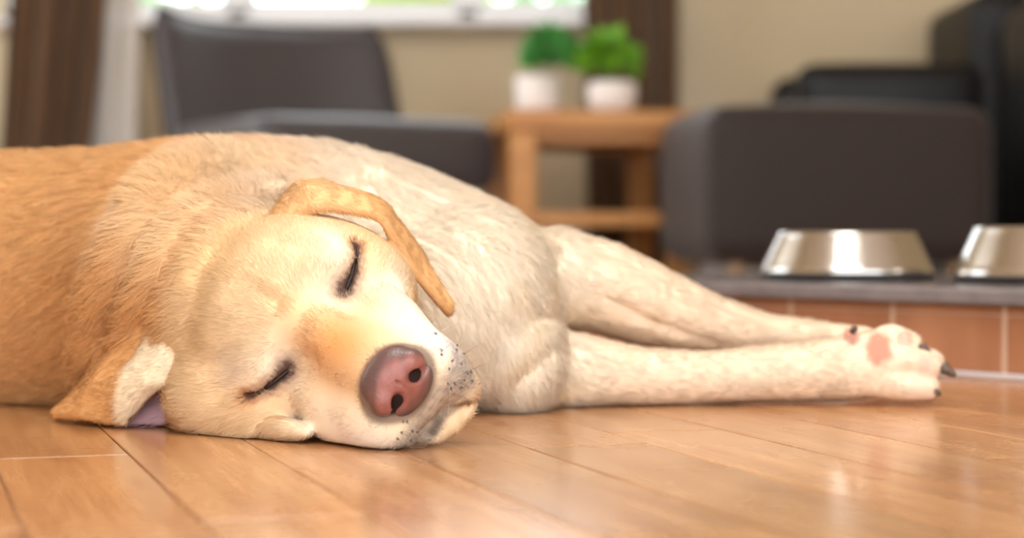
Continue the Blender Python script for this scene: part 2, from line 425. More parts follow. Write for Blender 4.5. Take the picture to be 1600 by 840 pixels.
def cushion(size, center, bevel, bulge=(0, 0, 0), seg=6, n=10):
    """upholstered block: rounded edges and slightly crowned faces"""
    bm = rbox(size, (0, 0, 0), bevel, seg)
    bmesh.ops.subdivide_edges(bm, edges=[e for e in bm.edges if e.calc_length() > max(size)*.3], cuts=n, use_grid_fill=True)
    hx, hy, hz = (s/2 for s in size)
    for v in bm.verts:
        x, y, z = v.co; u, w, t = x/hx, y/hy, z/hz
        v.co.z += bulge[2]*(1-u*u)*(1-w*w)*(t if abs(t) > .5 else 0)
        v.co.y += bulge[1]*(1-u*u)*(1-t*t)*(w if abs(w) > .5 else 0)
        v.co.x += bulge[0]*(1-w*w)*(1-t*t)*(u if abs(u) > .5 else 0)
        v.co += Vector(center)
    return bm
m_fab = noisy(mat('grey_fabric', lin(74, 71, 75), .42, spec=.6, sheen=.15), 220, lin(60, 57, 60), lin(70, 67, 71), bump=.1, bscale=500)
m_fab2 = noisy(mat('taupe_fabric', lin(62, 53, 52), .55, spec=.2, sheen=.15), 220, lin(44, 36, 34), lin(52, 43, 40), bump=.1, bscale=500)
m_leath = noisy(mat('black_leather', lin(16, 15, 17), .48, spec=.35), 60, lin(8, 8, 9), lin(13, 12, 14), bump=.15, bscale=180)
m_oak = noisy(mat('oak', lin(190, 132, 66), .45), 5, lin(180, 120, 56), lin(202, 146, 80), detail=5, stretch=(1, 12, 12), bump=.05)
m_legw = mat('pale_wood', lin(170, 140, 104), .5)

# grey lounge chair below the window
ch = empty('lounge_chair', (-.44, 4.62, 0), math.radians(30)); tag(ch, 'low grey upholstered lounge chair below the window', 'chair')
bm_obj('seat', cushion((.62, .60, .17), (0, 0, .315), .05, (0, .01, .012)), m_fab, ch, smooth=True)
bk = bmesh.new()
W, Hh, Tn = .66, .435, .13; nx, nz = 24, 16; grid = {}
for side in (0, 1):
    for i in range(nx+1):
        for j in range(nz+1):
            u, w = i/nx*2-1, j/nz
            rx = 1 - .10*max(0, (w-.72)/.28)**2.2
            x = u*W/2*rx; z = .25 + w*Hh - .02*u*u*w + .045*(abs(u)**3)*w*(1 if u < 0 else .4)
            curve = -.10*abs(u)**2.4                       # the wings of the back come forward
            prof = math.sqrt(max(0, 1-abs(u)**6))*math.sqrt(max(0, 1-max(0, (w-.8)/.2)**4))
            y = .30 + .16*w + curve + (Tn/2)*prof*(1 if side else -1)
            grid[side, i, j] = bk.verts.new((x, y, z))
for side in (0, 1):
    for i in range(nx):
        for j in range(nz): bk.faces.new((grid[side, i, j], grid[side, i+1, j], grid[side, i+1, j+1], grid[side, i, j+1]))
rim = [(0, j) for j in range(nz+1)] + [(i, nz) for i in range(1, nx+1)] + [(nx, j) for j in range(nz-1, -1, -1)] + [(i, 0) for i in range(nx-1, 0, -1)]
for (i, j), (k, l) in zip(rim, rim[1:]+rim[:1]): bk.faces.new((grid[0, i, j], grid[0, k, l], grid[1, k, l], grid[1, i, j]))
bm_obj('backrest', bk, m_fab, ch, smooth=True)
for sx in (-1, 1):
    for sy in (-1, 1): bm_obj('leg', lathe([(0, 0), (.014, 0), (.022, .235), (0, .235)], 16), m_legw, ch, smooth=False, loc=(sx*.25, sy*.24, 0))

# oak side table
tb = empty('side_table', (.175, 4.66, 0), math.radians(7)); tag(tb, 'small oak side table with a lower shelf beside the curtain', 'table')
TW, TD, TH = .44, .56, .419
bm_obj('table_top', rbox((TW, TD, .045), (0, 0, TH-.0225), .004, 2), m_oak, tb)
for sx in (-1, 1):
    for sy in (-1, 1): bm_obj('leg', rbox((.06, .06, TH-.045), (sx*(TW/2-.036), sy*(TD/2-.036), (TH-.045)/2), .004, 2), m_oak, tb)
bm_obj('shelf', rbox((TW-.075, TD-.04, .032), (0, 0, .170), .003, 2), m_oak, tb)
for sy in (-1, 1): bm_obj('rail', rbox((TW-.135, .02, .03), (0, sy*(TD/2-.04), TH-.06), .002, 1), m_oak, tb)
for sx in (-1, 1): bm_obj('rail', rbox((.02, TD-.135, .03), (sx*(TW/2-.04), 0, TH-.06), .002, 1), m_oak, tb)

# potted plants
m_pot = mat('white_ceramic', lin(236, 228, 222), .35); m_soil = mat('soil', lin(52, 38, 28), .95)
def leafy(name, n, rad, hgt, lean, ls, cols, seed, parent):
    """rounded head of small leaves on short stalks; each leaf its own little blade"""
    r = random.Random(seed); V, F = [], []
    for k in range(n):
        th, ph = r.uniform(0, 2*math.pi), math.acos(r.uniform(-.35, 1)); q = r.uniform(.35, 1.1)**.6
        c = Vector((rad*q*math.sin(ph)*math.cos(th)+lean[0], rad*q*math.sin(ph)*math.sin(th)+lean[1], hgt*.45 + hgt*.55*q*math.cos(ph)))
        d = Vector((math.sin(ph)*math.cos(th)+r.gauss(0, .5), math.sin(ph)*math.sin(th)+r.gauss(0, .5), .5+r.gauss(0, .5))).normalized()
        s = d.cross(Vector((r.gauss(0, 1), r.gauss(0, 1), r.gauss(0, 1)))).normalized(); up = s.cross(d); L_, w_ = ls*r.uniform(.7, 1.3), ls*.3*r.uniform(.8, 1.2)
        i = len(V); V += [c, c+d*L_*.4+s*w_-up*w_*.3, c+d*L_*.45, c+d*L_*.4-s*w_-up*w_*.3, c+d*L_+up*w_*.2]
        F += [(i, i+1, i+2), (i, i+2, i+3), (i+1, i+4, i+2), (i+2, i+4, i+3)]
    me = mesh_obj(name, V, F, None, parent)
    m = noisy(mat(name, cols[0], .5), 25, cols[0], cols[1]); m.node_tree.nodes['Principled BSDF'].inputs['Subsurface Weight'].default_value = 0
    me.data.materials.append(m); tag(me, kind='stuff'); return me
def plant(loc, shape, rad, hgt, lean, cols, seed, label):
    t = empty('potted_plant', loc); tag(t, label, 'plant', 'plants on the side table')
    if shape == 'square': bm_obj('pot', lathe([(0, 0), (.047, 0), (.053, .006), (.055, .095), (.051, .097), (.048, .093), (.048, .080), (0, .080)], 40), m_pot, t, smooth=True); hp = .08
    else: bm_obj('pot', lathe([(0, 0), (.040, 0), (.052, .010), (.060, .040), (.057, .066), (.052, .074), (.049, .070), (.051, .060), (0, .058)], 40), m_pot, t, smooth=True); hp = .058
    bm_obj('soil', lathe([(0, hp+.006), (.03, hp+.006), (.046, hp+.002)], 24), m_soil, t)
    bm = bmesh.new(); r = random.Random(seed)
    for k in range(9):
        a = r.uniform(0, 6.28); b = Vector((.02*math.cos(a), .02*math.sin(a), hp)); e = Vector((lean[0]+rad*.5*math.cos(a), lean[1]+rad*.5*math.sin(a), hp+hgt*.6))
        vs = []
        for f in (0, .5, 1):
            c = b.lerp(e, f); vs.append([bm.verts.new(c+Vector((.0018*math.cos(g), .0018*math.sin(g), 0))) for g in (0, 2.1, 4.2)])
        for p, q in zip(vs, vs[1:]):
            for j in range(3): bm.faces.new((p[j], p[(j+1) % 3], q[(j+1) % 3], q[j]))
    bm_obj('stems', bm, mat('stem', lin(96, 128, 48), .6), t)
    f = leafy('foliage', 300, rad, hgt, lean, .034, cols, seed, t); f.location.z = hp
    return t
plant((.062, 4.64, TH), 'square', .058, .13, (.030, 0), (lin(46, 132, 44), lin(92, 176, 84)), 3, 'deep green plant in a tall straight white pot')
plant((.235, 4.52, TH), 'round', .058, .125, (-.008, 0), (lin(90, 150, 20), lin(128, 186, 48)), 5, 'yellow-green plant in a squat rounded white pot')

# taupe footstool and black leather chairs on the right
ot = empty('footstool', (.67, 4.187, 0), math.radians(8)); tag(ot, 'taupe upholstered footstool with rounded top behind the bowls', 'footstool')
bm_obj('cushion', cushion((.61, .50, .32), (0, 0, .238), .045, (.006, .006, .022)), m_fab2, ot, smooth=True)
for sx in (-1, 1):
    for sy in (-1, 1): bm_obj('leg', lathe([(0, 0), (.012, 0), (.018, .085), (0, .085)], 16), m_legw, ot, loc=(sx*.235, sy*.19, 0))
ac_ = empty('leather_armchair', (1.075, 5.0, .0)); tag(ac_, 'black leather armchair behind the footstool, its low arm towards the curtain', 'armchair')
bm_obj('arm', cushion((.46, .13, .44), (-.14, -.22, .335), .045, (0, .004, .004)), m_leath, ac_, smooth=True)
bm_obj('arm', cushion((.46, .13, .44), (-.14, .22, .335), .045, (0, .004, .004)), m_leath, ac_, smooth=True)
bm_obj('seat', cushion((.46, .34, .16), (-.15, 0, .36), .04, (0, 0, .012)), m_leath, ac_, smooth=True)
bm_obj('backrest', cushion((.16, .56, .66), (.14, 0, .41), .05, (.01, 0, 0)), m_leath, ac_, smooth=True)
for sx in (-.33, .19):
    for sy in (-.22, .22): bm_obj('leg', lathe([(0, 0), (.02, 0), (.024, .12), (0, .12)], 16), m_rubber, ac_, loc=(sx, sy, 0))
a2 = empty('leather_armchair', (1.42, 4.30, 0)); tag(a2, 'tall black leather armchair cut off by the right edge', 'armchair')
bm_obj('backrest', cushion((.15, .52, .58), (-.19, 0, .375), .05, (.01, 0, 0)), m_leath, a2, smooth=True)
bm_obj('seat', cushion((.46, .50, .20), (.10, 0, .26), .05, (0, 0, .012)), m_leath, a2, smooth=True)
for sy in (-.31, .31): bm_obj('arm', cushion((.52, .12, .40), (.06, sy, .28), .045, (0, .004, .004)), m_leath, a2, smooth=True)
for sx in (-.2, .3):
    for sy in (-.22, .22): bm_obj('leg', lathe([(0, 0), (.02, 0), (.024, .10), (0, .10)], 16), m_rubber, a2, loc=(sx, sy, 0))

# curtains
m_cur = noisy(mat('brown_curtain', lin(112, 84, 56), .85, sheen=.3), 60, lin(86, 60, 36), lin(102, 74, 46), stretch=(1, 1, .1))
m_sheer = mat('white_curtain', lin(226, 222, 214), .8)
def curtain(name, ytop, top, bot, z0, z1, folds, amp, m, label, th=.004):
    """pleated hanging cloth; top and bot give its left and right edges"""
    n, k = folds*14, 14; V, F = [], []
    for s in (0, 1):
        for j in range(k+1):
            w = j/k; z = z1 + (z0-z1)*w
            a = top[0]+(bot[0]-top[0])*w; c = top[1]+(bot[1]-top[1])*w
            for i in range(n+1):
                u = i/n; ph = u*folds*2*math.pi
                V.append((a+(c-a)*u + .012*math.sin(ph*2+1), ytop + amp*math.sin(ph)*(.8+.3*math.sin(u*9+w*2)) + s*th, z))
    m1 = (n+1)*(k+1)
    for j in range(k):
        for i in range(n):
            p = j*(n+1)+i; F.append((p, p+1, p+n+2, p+n+1)); F.append((m1+p, m1+p+n+1, m1+p+n+2, m1+p+1))
    for i in range(n): F.append((i, m1+i, m1+i+1, i+1)); q = k*(n+1)+i; F.append((q, q+1, m1+q+1, m1+q))
    for j in range(k): p = j*(n+1); F.append((p, p+n+1, m1+p+n+1, m1+p)); q = p+n; F.append((q, m1+q, m1+q+n+1, q+n+1))
    o = mesh_obj(name, V, F, m); tag(o, label, 'curtain'); return o
curtain('curtain', 5.12, (-1.24, -.93), (-1.40, -1.17), .01, 2.2, 4, .035, m_cur, 'brown pleated curtain hanging left of the lounge chair')
curtain('curtain', 5.12, (.16, .44), (.20, .43), .01, 2.2, 4, .035, m_cur, 'brown pleated curtain hanging behind the potted plants')
curtain('sheer_curtain', 5.19, (-1.15, -.98), (-1.22, -1.03), .01, 2.2, 3, .014, m_sheer, 'narrow white sheer curtain beside the brown curtain on the left', .002)
rod = empty('curtain_rod', (-.5, 5.17, 2.2)); tag(rod, 'curtain rod above the window', 'curtain rod')
bm = lathe([(0, -1.1), (.012, -1.1), (.012, 1.1), (0, 1.1)], 16); bmesh.ops.rotate(bm, verts=bm.verts, matrix=Matrix.Rotation(math.pi/2, 3, 'Y')); bm_obj('rod', bm, m_legw, rod, smooth=True)
for x in (-1.05, 1.05): bm_obj('bracket', rbox((.02, .14, .02), (x, .07, 0), .003, 1), m_legw, rod)

# shrubs outside the window
def shrub(name, loc, rad, hgt, cols, seed, label):
    t = empty(name, loc); tag(t, label, 'shrub', 'shrubs outside the window')
    f = leafy('foliage', 900, rad, hgt, (0, 0), .12, cols, seed, t)
    bm_obj('stem', lathe([(0, 0), (.04, 0), (.02, hgt*.6), (0, hgt*.6)], 10), mat('bark', lin(96, 76, 58), .9), t, smooth=True)
shrub('garden_shrub', (-.42, 8.2, 0), .28, 1.55, (lin(150, 190, 40), lin(200, 225, 90)), 11, 'yellow-green shrub seen through the middle window pane')
shrub('garden_shrub', (-1.9, 9.2, 0), .5, 1.5, (lin(120, 170, 110), lin(180, 215, 160)), 12, 'pale green shrub seen through the left window pane')
shrub('garden_shrub', (.1, 9.5, 0), .5, 1.6, (lin(130, 180, 130), lin(190, 220, 180)), 13, 'pale green shrub seen through the right window pane')
tag(bm_obj('lawn', rbox((14, 12, .1), (0, 11.6, -.06)), noisy(mat('grass', lin(120, 150, 70), .9), 8, lin(100, 140, 60), lin(150, 175, 90))), kind='structure')
# ------------------------------------------------------------------ the dog
HR = np.array([[0.5135, 0.5726, -0.6391], [-0.8254, 0.126, -0.5503], [-0.2346, 0.8101, 0.5374]], np.float32)   # columns: forward, left, up of the head
HM = np.array([-0.1354, 1.3134, 0.0773], np.float32)                                                     # point midway between the eyes
def hw(x, y, z):                      # head coordinates in cm -> world
    return HM + HR @ (np.array([x, y, z], np.float32) / 100)
def to_head(P): return ((P - HM) @ HR) * 100
def hell(c, r, pitch=0, yaw=0):       # ellipsoid in head cm
    R = HR
    if pitch or yaw:
        a, b = math.radians(pitch), math.radians(yaw)
        Ry = np.array([[math.cos(a), 0, math.sin(a)], [0, 1, 0], [-math.sin(a), 0, math.cos(a)]])
        Rz = np.array([[math.cos(b), -math.sin(b), 0], [math.sin(b), math.cos(b), 0], [0, 0, 1]])
        R = (HR @ Rz @ Ry).astype(np.float32)
    return ell(hw(*c), np.array(r)/100, R)
def hchain(pts, rs): return chain([hw(*p) for p in pts], [r/100 for r in rs])
def hsheet(tris, th): return sheet([[hw(*p) for p in t] for t in tris], th/100)

D = SDF()
# trunk, lying on its right side with the back towards the viewer
D.add(ell((-.24, 1.645, .101), (.272, .135, .117)), .01)
D.add(ell((-.44, 1.69, .101), (.27, .135, .109)), .05)
D.add(ell((-.66, 1.77, .092), (.20, .112, .098)), .06)
D.add(ell((-.81, 1.81, .092), (.13, .115, .096)), .05)
D.add(cone((-.30, 1.62, .055), (-.75, 1.74, .055), .085, .075), .04)
# hind legs and tail (beyond the left edge of the photograph)
D.add(chain([(-.80, 1.86, .13), (-.70, 1.99, .12), (-.78, 2.13, .075), (-.70, 2.26, .05), (-.64, 2.31, .035)], [.075, .06, .03, .022, .028]), .05)
D.add(chain([(-.82, 1.85, .07), (-.74, 1.97, .05), (-.84, 2.11, .035), (-.78, 2.25, .025), (-.72, 2.30, .028)], [.07, .055, .028, .022, .028]), .05)
D.add(chain([(-.92, 1.81, .07), (-1.04, 1.77, .04), (-1.12, 1.71, .028), (-1.2, 1.64, .024)], [.035, .03, .024, .012]), .04)
# shoulder, breast and the folds between them
D.add(ell((-.20, 1.61, .145), (.13, .09, .062)), .05)
D.add(ell((-.03, 1.575, .080), (.070, .098, .085)), .045)
D.add(ell((.002, 1.545, .040), (.040, .062, .052)), .02)
D.add(ell((-.115, 1.53, .065), (.10, .09, .078)), .05)
# left (upper) foreleg
D.add(chain([at(868, 433, 1.615), at(940, 447, 1.620), at(1000, 471, 1.625), at(1060, 491, 1.635), at(1110, 505, 1.645), at(1200, 522, 1.660), at(1290, 532, 1.670), at(1345, 545, 1.675), at(1400, 560, 1.675)],
            [.041, .038, .0355, .030, .0245, .0172, .0160, .020, .016]), .02)
# right (lower) foreleg
D.add(chain([at(830, 578, 1.570), at(900, 579, 1.570), at(1000, 590, 1.577), at(1100, 590, 1.580), at(1180, 584, 1.582), at(1260, 580, 1.584), at(1320, 574, 1.585), at(1365, 569, 1.585)],
            [.036, .0305, .0245, .0212, .0222, .0238, .0268, .0265]), .02)
# toes of the right paw, stacked above one another
TOES = [((1355, 545, 1.597), (1392, 530, 1.593), (1420, 537, 1.588), .0135, .0108),
        ((1360, 562, 1.577), (1412, 562, 1.570), (1452, 571, 1.570), .0136, .0112),
        ((1360, 594, 1.575), (1415, 602, 1.567), (1448, 606, 1.567), .0135, .0106),
        ((1360, 560, 1.610), (1420, 556, 1.611), (1455, 566, 1.605), .0140, .0110)]
for a, b, c, r0, r1 in TOES:
    D.add(chain([at(*a), at(*b), at(*c)], [r0, r0*.97, r1]), .004)
D.add(ell(at(1372, 545, 1.570), (.011, .007, .013)), .005)            # carpal pad
D.add(ell(at(1412, 530, 1.577), (.007, .006, .007)), .004)            # toe pad
D.add(ell(at(1330, 524, 1.575), (.006, .010, .007)), .008)            # dewclaw
# neck
D.add(cone((-.205, 1.425, .095), (-.285, 1.58, .100), .068, .102), .05)
D.add(cone((-.20, 1.43, .07), (-.14, 1.56, .07), .060, .080), .04)
# head: skull, brows, cheeks, muzzle, flews, lower jaw
D.add(hell((-6.4, 0, -.9), (7.2, 7.1, 5.7), pitch=6), .02)
for s in (-1, 1):
    D.add(hell((-2.8, 3.0*s, .6), (3.4, 2.8, 2.3)), .020)             # brow
    D.add(hell((-4.6, 4.9*s, -3.2), (5.0, 3.2, 4.5)), .025)           # cheek
    D.add(hell((1.2, 3.0*s, -3.4), (4.2, 2.5, 2.8)), .022)            # cheekbone running into the muzzle
D.add(hell((-4.6, -6.9, -2.4), (4.4, 3.1, 2.9)), .018)                # right cheek pressed to the floor
D.add(hell((-7.2, -7.9, -.6), (3.1, 2.9, 2.7)), .035)
D.add(hell((-.1, -7.2, -2.1), (4.2, .85, .95), yaw=17), .004)       # fold of lip on the floor
D.add(hchain([(-1.5, 0, -1.9), (3.5, 0, -1.8), (8.0, 0, -2.4)], [3.3, 2.85, 2.4]), .02)
D.add(hchain([(-6, 0, -6.0), (2, 0, -6.8), (8.1, .1, -7.8)], [3.4, 2.4, 1.2]), .014)
D.add(hell((6.3, 2.0, -5.0), (3.8, 2.45, 3.3), yaw=6), .010)          # left flew
D.add(hell((6.0, -2.3, -4.1), (4.1, 2.9, 2.9), yaw=-6), .010)         # right flew
D.add(hell((3.0, 2.6, -4.8), (4.5, 2.2, 3.0)), .012)
D.add(hell((3.0, -3.2, -4.0), (4.5, 2.8, 2.7)), .012)
D.add(hell((8.6, 0, -4.6), (1.3, 2.0, 1.6)), .010)                    # front of the upper lip
D.add(hell((7.9, 0, -2.3), (1.25, 2.35, 1.8)), .008)                  # bed of the nose
D.add(hell((8.0, 2.3, -7.1), (1.5, 1.3, 1.5)), .010)
D.add(hell((7.9, -1.0, -7.2), (1.5, 1.5, 1.2)), .008)                 # chin
D.add(hell((7.6, 1.3, -8.4), (1.5, 1.0, .8)), .006)                   # lower lip
D.add(hell((-3.2, 0, 1.55), (3.6, 2.6, 2.4)), .020)                   # forehead between the brows
D.add(hell((1.4, 0, -.3), (3.4, 2.3, 1.9)), .018)                     # stop
# closed lids
EYES = []
for s in (-1, 1):
    c = np.array([-.8, 4.75*s, 0])
    inn, mid, out = c + (.75, -1.5*s, -.35), c + (.3, 0, -.05), c + (-.75, 1.55*s, .15)
    EYES.append((inn, mid, out))
    D.cut(hell(c + (3.1, -1.5*s, 1.0), (2.5, 1.5, 1.3)), .020)         # hollow of the inner corner
    D.add(hell(c + (-1.0, -.1*s, -.2), (1.45, 1.7, 1.25)), .006)      # the ball under the lids
    D.cut(hchain([inn + (.2, 0, 0), mid + (.25, 0, 0), out + (.1, .1*s, 0)], [.16, .22, .12]), .0040)
# furrow between the brows, lip line, philtrum
D.cut(hchain([(-8, -.2, 6.3), (-3.5, -.2, 5.1), (-.5, -.1, 3.3)], [.1, .12, .15]), .016)
D.cut(hchain([(9.0, -2.6, -5.7), (9.6, -.8, -6.0), (9.5, .2, -6.6), (9.2, 1.3, -7.7), (8, 2.2, -8.7)], [.1, .16, .2, .18, .12]), .004)
D.cut(hchain([(10.2, 0, -3.6), (9.9, -.2, -6.0)], [.1, .1]), .004)
# left ear: folds at its root and drapes over the cheek
EF = [(-8.6, 4.8, 2.2), (-6.6, 7.1, 1.9), (-5.0, 8.75, -.5), (-4.5, 9.2, -2.0), (-4.0, 8.6, -3.4), (-3.5, 7.6, -6.2), (-3.0, 7.0, -8.9), (-3.0, 6.8, -10.1)]
EB = [(-10.8, 4.6, 2.0), (-9.2, 8.2, 2.4), (-9.0, 9.35, -.4), (-8.5, 10.2, -3.0), (-8.2, 10.0, -5.0), (-7.3, 9.3, -7.6), (-6.0, 8.0, -9.6), (-3.4, 6.9, -10.3)]
rows = [[f, tuple(.5*(np.array(f)+np.array(b)) + (0, .5, .25)), b] for f, b in zip(EF, EB)]
ear_l = hsheet(grid_tris(smooth_rows(rows, 16)), .34); D.add(ear_l, .006)
# right ear: spread on the floor, its hollow open towards the cheek
rr = [[(262, 448, 1.44), (252, 500, 1.405)], [(218, 505, 1.44), (246, 538, 1.392)], [(167, 553, 1.445), (212, 570, 1.390)],
      [(136, 600, 1.447), (190, 600, 1.386)], [(110, 628, 1.445), (185, 630, 1.388)], [(90, 646, 1.440), (191, 657, 1.392)]]
rows = []
for l, r in rr:
    l, r = at(*l), at(*r); rows.append([l, .5*(l+r) + (-.002, -.006, .003), r])
ear_r = sheet(grid_tris(smooth_rows(rows, 14)), .0050); D.add(ear_r, .008)
rr = [[(250, 500, 1.405), (315, 465, 1.395)], [(225, 555, 1.387), (292, 535, 1.380)], [(200, 590, 1.385), (272, 588, 1.372)], [(189, 622, 1.386), (236, 606, 1.379)], [(192, 652, 1.389), (206, 640, 1.388)]]
rows = [[at(*l), .5*(at(*l)+at(*r)) + (0, -.004, .001), at(*r)] for l, r in rr]
ear_i = sheet(grid_tris(smooth_rows(rows, 8)), .0042); D.add(ear_i, .006)
ear_p = sheet([[at(195, 600, 1.412), at(262, 585, 1.412), at(200, 662, 1.405)], [at(262, 585, 1.412), at(200, 662, 1.405), at(255, 662, 1.40)]], .004); D.add(ear_p, .006)
# loose skin: rolls on the neck, creases on the breast, a muscle line on the foreleg
def roll(pts, r, sink, k, n=16):
    p = smooth_rows([[at(x, y, Y + sink*r)] for x, y, Y in pts], n)[:, 0]
    D.add(chain(p, r*np.interp(np.linspace(0, 1, n), [0, .25, .7, 1], [.45, 1, 1, .7])), k)
def crease(pts, r, k, n=12, sink=-.001):
    p = smooth_rows([[at(x, y, Y + sink)] for x, y, Y in pts], n)[:, 0]
    D.cut(chain(p, r*np.interp(np.linspace(0, 1, n), [0, .25, .75, 1], [.3, 1, 1, .3])), k)
roll([(425, 262, 1.56), (370, 262, 1.540), (300, 275, 1.503), (245, 315, 1.456), (218, 362, 1.432), (190, 420, 1.432), (165, 480, 1.448), (150, 540, 1.470), (150, 590, 1.490)], .024, .12, .018)
roll([(440, 291, 1.50), (378, 310, 1.46), (310, 340, 1.415), (262, 392, 1.390), (235, 440, 1.392), (212, 485, 1.405), (195, 535, 1.425)], .0145, .05, .010)
crease([(307, 233, 1.563), (235, 282, 1.502), (197, 320, 1.477), (179, 375, 1.454), (150, 408, 1.459), (126, 463, 1.477), (115, 517, 1.499), (125, 561, 1.515)], .006, .022)
crease([(438, 285, 1.52), (328, 310, 1.432), (274, 342, 1.410), (235, 392, 1.400), (203, 457, 1.412), (186, 512, 1.430)], .005, .012)
crease([(884, 492, 1.55), (858, 489, 1.515), (832, 497, 1.496)], .003, .014)
crease([(878, 533, 1.52), (850, 560, 1.493), (815, 590, 1.487), (792, 622, 1.488)], .003, .016)
crease([(806, 395, 1.5), (836, 430, 1.5), (850, 465, 1.512)], .002, .016)
crease([(925, 452, 1.583), (992, 490, 1.592), (1067, 522, 1.608), (1130, 540, 1.63)], .0015, .012, sink=.002)
crease([(872, 380, 1.60), (874, 435, 1.556), (884, 470, 1.552)], .003, .016)
# everything rests on the boards
FLOOR_GAP = .0012
def floor_cut(P, d):
    q = FLOOR_GAP - P[..., 2]; k = .004; h = np.maximum(k - np.abs(d-q), 0)/k
    return np.maximum(d, q) + h*h*h*k/6
D.mod(floor_cut)
xs = axis(-1.25, 0, [(-.38, .006), (-.30, .002), (-.005, .0014), (.03, .0025), (.23, .004), (.42, .002)])
ys = axis(1.19, 0, [(1.42, .0014), (1.50, .002), (1.72, .003), (2.45, .007)])
zs = axis(-.004, 0, [(.20, .0016), (.25, .003)])
dv, df = surface(D, xs, ys, zs)
dv = relax(dv, df, 4)
dv[:, 2] = np.maximum(dv[:, 2], .0008)
dn = normals(dv, df)
print('dog', len(dv), len(df), time.time()-T0)
DOG = empty('dog', (-.19, 1.6, 0))
tag(DOG, 'pale yellow dog asleep on its side on the wooden floor', 'dog')
# ---- coat colours, one per point of the skin (mostly pigment; dark of nostrils and mouth gap painted in)
def L3(*c): return np.array(lin(*c)[:3], np.float32)
def sstep(x, a, b): t = np.clip((x-a)/(b-a), 0, 1); return t*t*(3-2*t)
def wave(P, f, ph=0.):
    """cheap smooth noise in -1..1"""
    x, y, z = P[:, 0]*f, P[:, 1]*f, P[:, 2]*f
    return (np.sin(x+1.7*y+ph)+np.sin(1.3*y-1.1*z+2.1+ph*1.3)+np.sin(1.6*z+.7*x-1.2+ph*.7)+np.sin(2.1*x-1.9*z+1.4*y+ph))/4
def coat(P, N):
    h = to_head(P); n = len(P)
    hx, hy, hz = h[:, 0], h[:, 1], h[:, 2]; ay = np.abs(hy)
    def g(c, r, sym=False): 
        yy = ay if sym else hy
        return np.exp(-(((hx-c[0])/r[0])**2+((yy-c[1])/r[1])**2+((hz-c[2])/r[2])**2))[:, None]
    # trunk: tan on the back, cream on the breast and legs
    C = np.tile(L3(224, 170, 114), (n, 1))
    X, Z = P[:, 0:1], P[:, 2:3]
    cream = sstep(X + .25*(Z-.1) + .03*wave(P, 25)[:, None], -.27, -.06)
    C = C*(1-cream) + L3(252, 234, 209)*cream
    leg = sstep(X, .03, .10)
    C = C*(1-leg) + L3(248, 222, 193)*leg
    pat = np.clip(wave(P, 60)*.9, 0, 1)[:, None]*sstep(X, -.1, 0)*(1-leg)
    C = C*(1-.5*pat) + L3(236, 200, 148)*.5*pat
    pink = sstep(X, .27, .34)*np.clip(.35+.5*wave(P, 130, 2)[:, None], 0, 1)*.5
    C = C*(1-pink) + L3(235, 190, 170)*pink
    # the big roll of the neck is lighter along its crest
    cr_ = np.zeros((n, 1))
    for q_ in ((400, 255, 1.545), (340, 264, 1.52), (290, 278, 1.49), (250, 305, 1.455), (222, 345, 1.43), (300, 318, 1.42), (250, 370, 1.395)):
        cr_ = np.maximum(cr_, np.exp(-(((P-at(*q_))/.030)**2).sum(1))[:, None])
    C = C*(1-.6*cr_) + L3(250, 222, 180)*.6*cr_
    # head
    w = (sstep(-np.sqrt(((hx+1.0)/13.2)**2+(hy/12)**2+((hz+3)/12)**2), -1.08, -.92))[:, None]
    H = np.tile(L3(246, 214, 172), (n, 1))
    def mix(col, wt):
        nonlocal H
        wt = np.clip(wt, 0, 1); H = H*(1-wt) + L3(*col)*wt
    mix((230, 182, 122), .55*g((-9, 0, 4), (4, 6, 4)))
    mix((232, 180, 118), .6*g((-6, 6.5, -1), (6, 2.5, 4), True))
    mix((218, 152, 92), 1.0*g((4.8, 0, .6), (4.0, 2.6, 2.4)))
    mix((230, 180, 120), .35*g((-1.0, 0, 3.0), (5, .9, 2.5)))
    mix((247, 232, 208), .85*g((.2, 3.3, .6), (1.9, 1.6, 1.5), True))
    mix((250, 240, 222), .75*g((-2.6, 5.2, 1.4), (2.2, 1.4, 1.2), True))
    mix((250, 240, 226), .8*g((1.6, 5.2, -3), (3.0, 2.0, 1.6), True))
    mix((240, 232, 224), 1.1*g((6.6, 4.0, -4.4), (3.6, 1.9, 2.6), True))
    mix((236, 190, 134), .5*g((.6, 6.2, -1.4), (1.2, 1.2, 1.0), True))
    mix((236, 192, 138), .5*g((-1, 6.2, -7), (3, 2, 3)))
    lipg = sstep(-np.abs(hz+5.6), -1.9, -.9)[:, None]*sstep(hx, 6.8, 9.0)[:, None]
    mix((140, 128, 126), .85*lipg*(.75+.35*wave(P, 500)[:, None]))
    dn_ = np.sqrt(((hx-9.0)/1.75)**2+(hy/2.75)**2+((hz+2.2)/2.35)**2)[:, None]
    mix((112, 92, 82), .85*sstep(-dn_, -1.2, -1.0))
    mix((42, 28, 26), 1.0*sstep(-dn_, -.92, -.8))  # shade of the nostril openings, painted on the bed behind them
    # dark rims and tear stains of the eyes
    for inn, mid, out in EYES:
        pts = [inn, mid, out]; d = np.full(n, 9.)
        for a, b in zip(pts, pts[1:]):
            ba = b-a; t = np.clip(((h-a)@ba)/(ba@ba), 0, 1); d = np.minimum(d, np.linalg.norm(h-a-t[:, None]*ba, axis=1))
        tt = np.clip(((h-inn)@(out-inn))/((out-inn)@(out-inn)), 0, 1)
        dou = np.linalg.norm(h-out, axis=1); wid = .95 - .52*tt
        mix((206, 140, 84), .7*sstep(-dou, -1.1, -.5)[:, None])
        mix((150, 112, 92), .6*sstep(-(d + .2*wave(P, 600))/wid, -1.9, -1.0)[:, None])
        mix((74, 50, 42), .95*sstep(-(d + .16*wave(P, 900, 2))/wid, -1.15, -.55)[:, None])
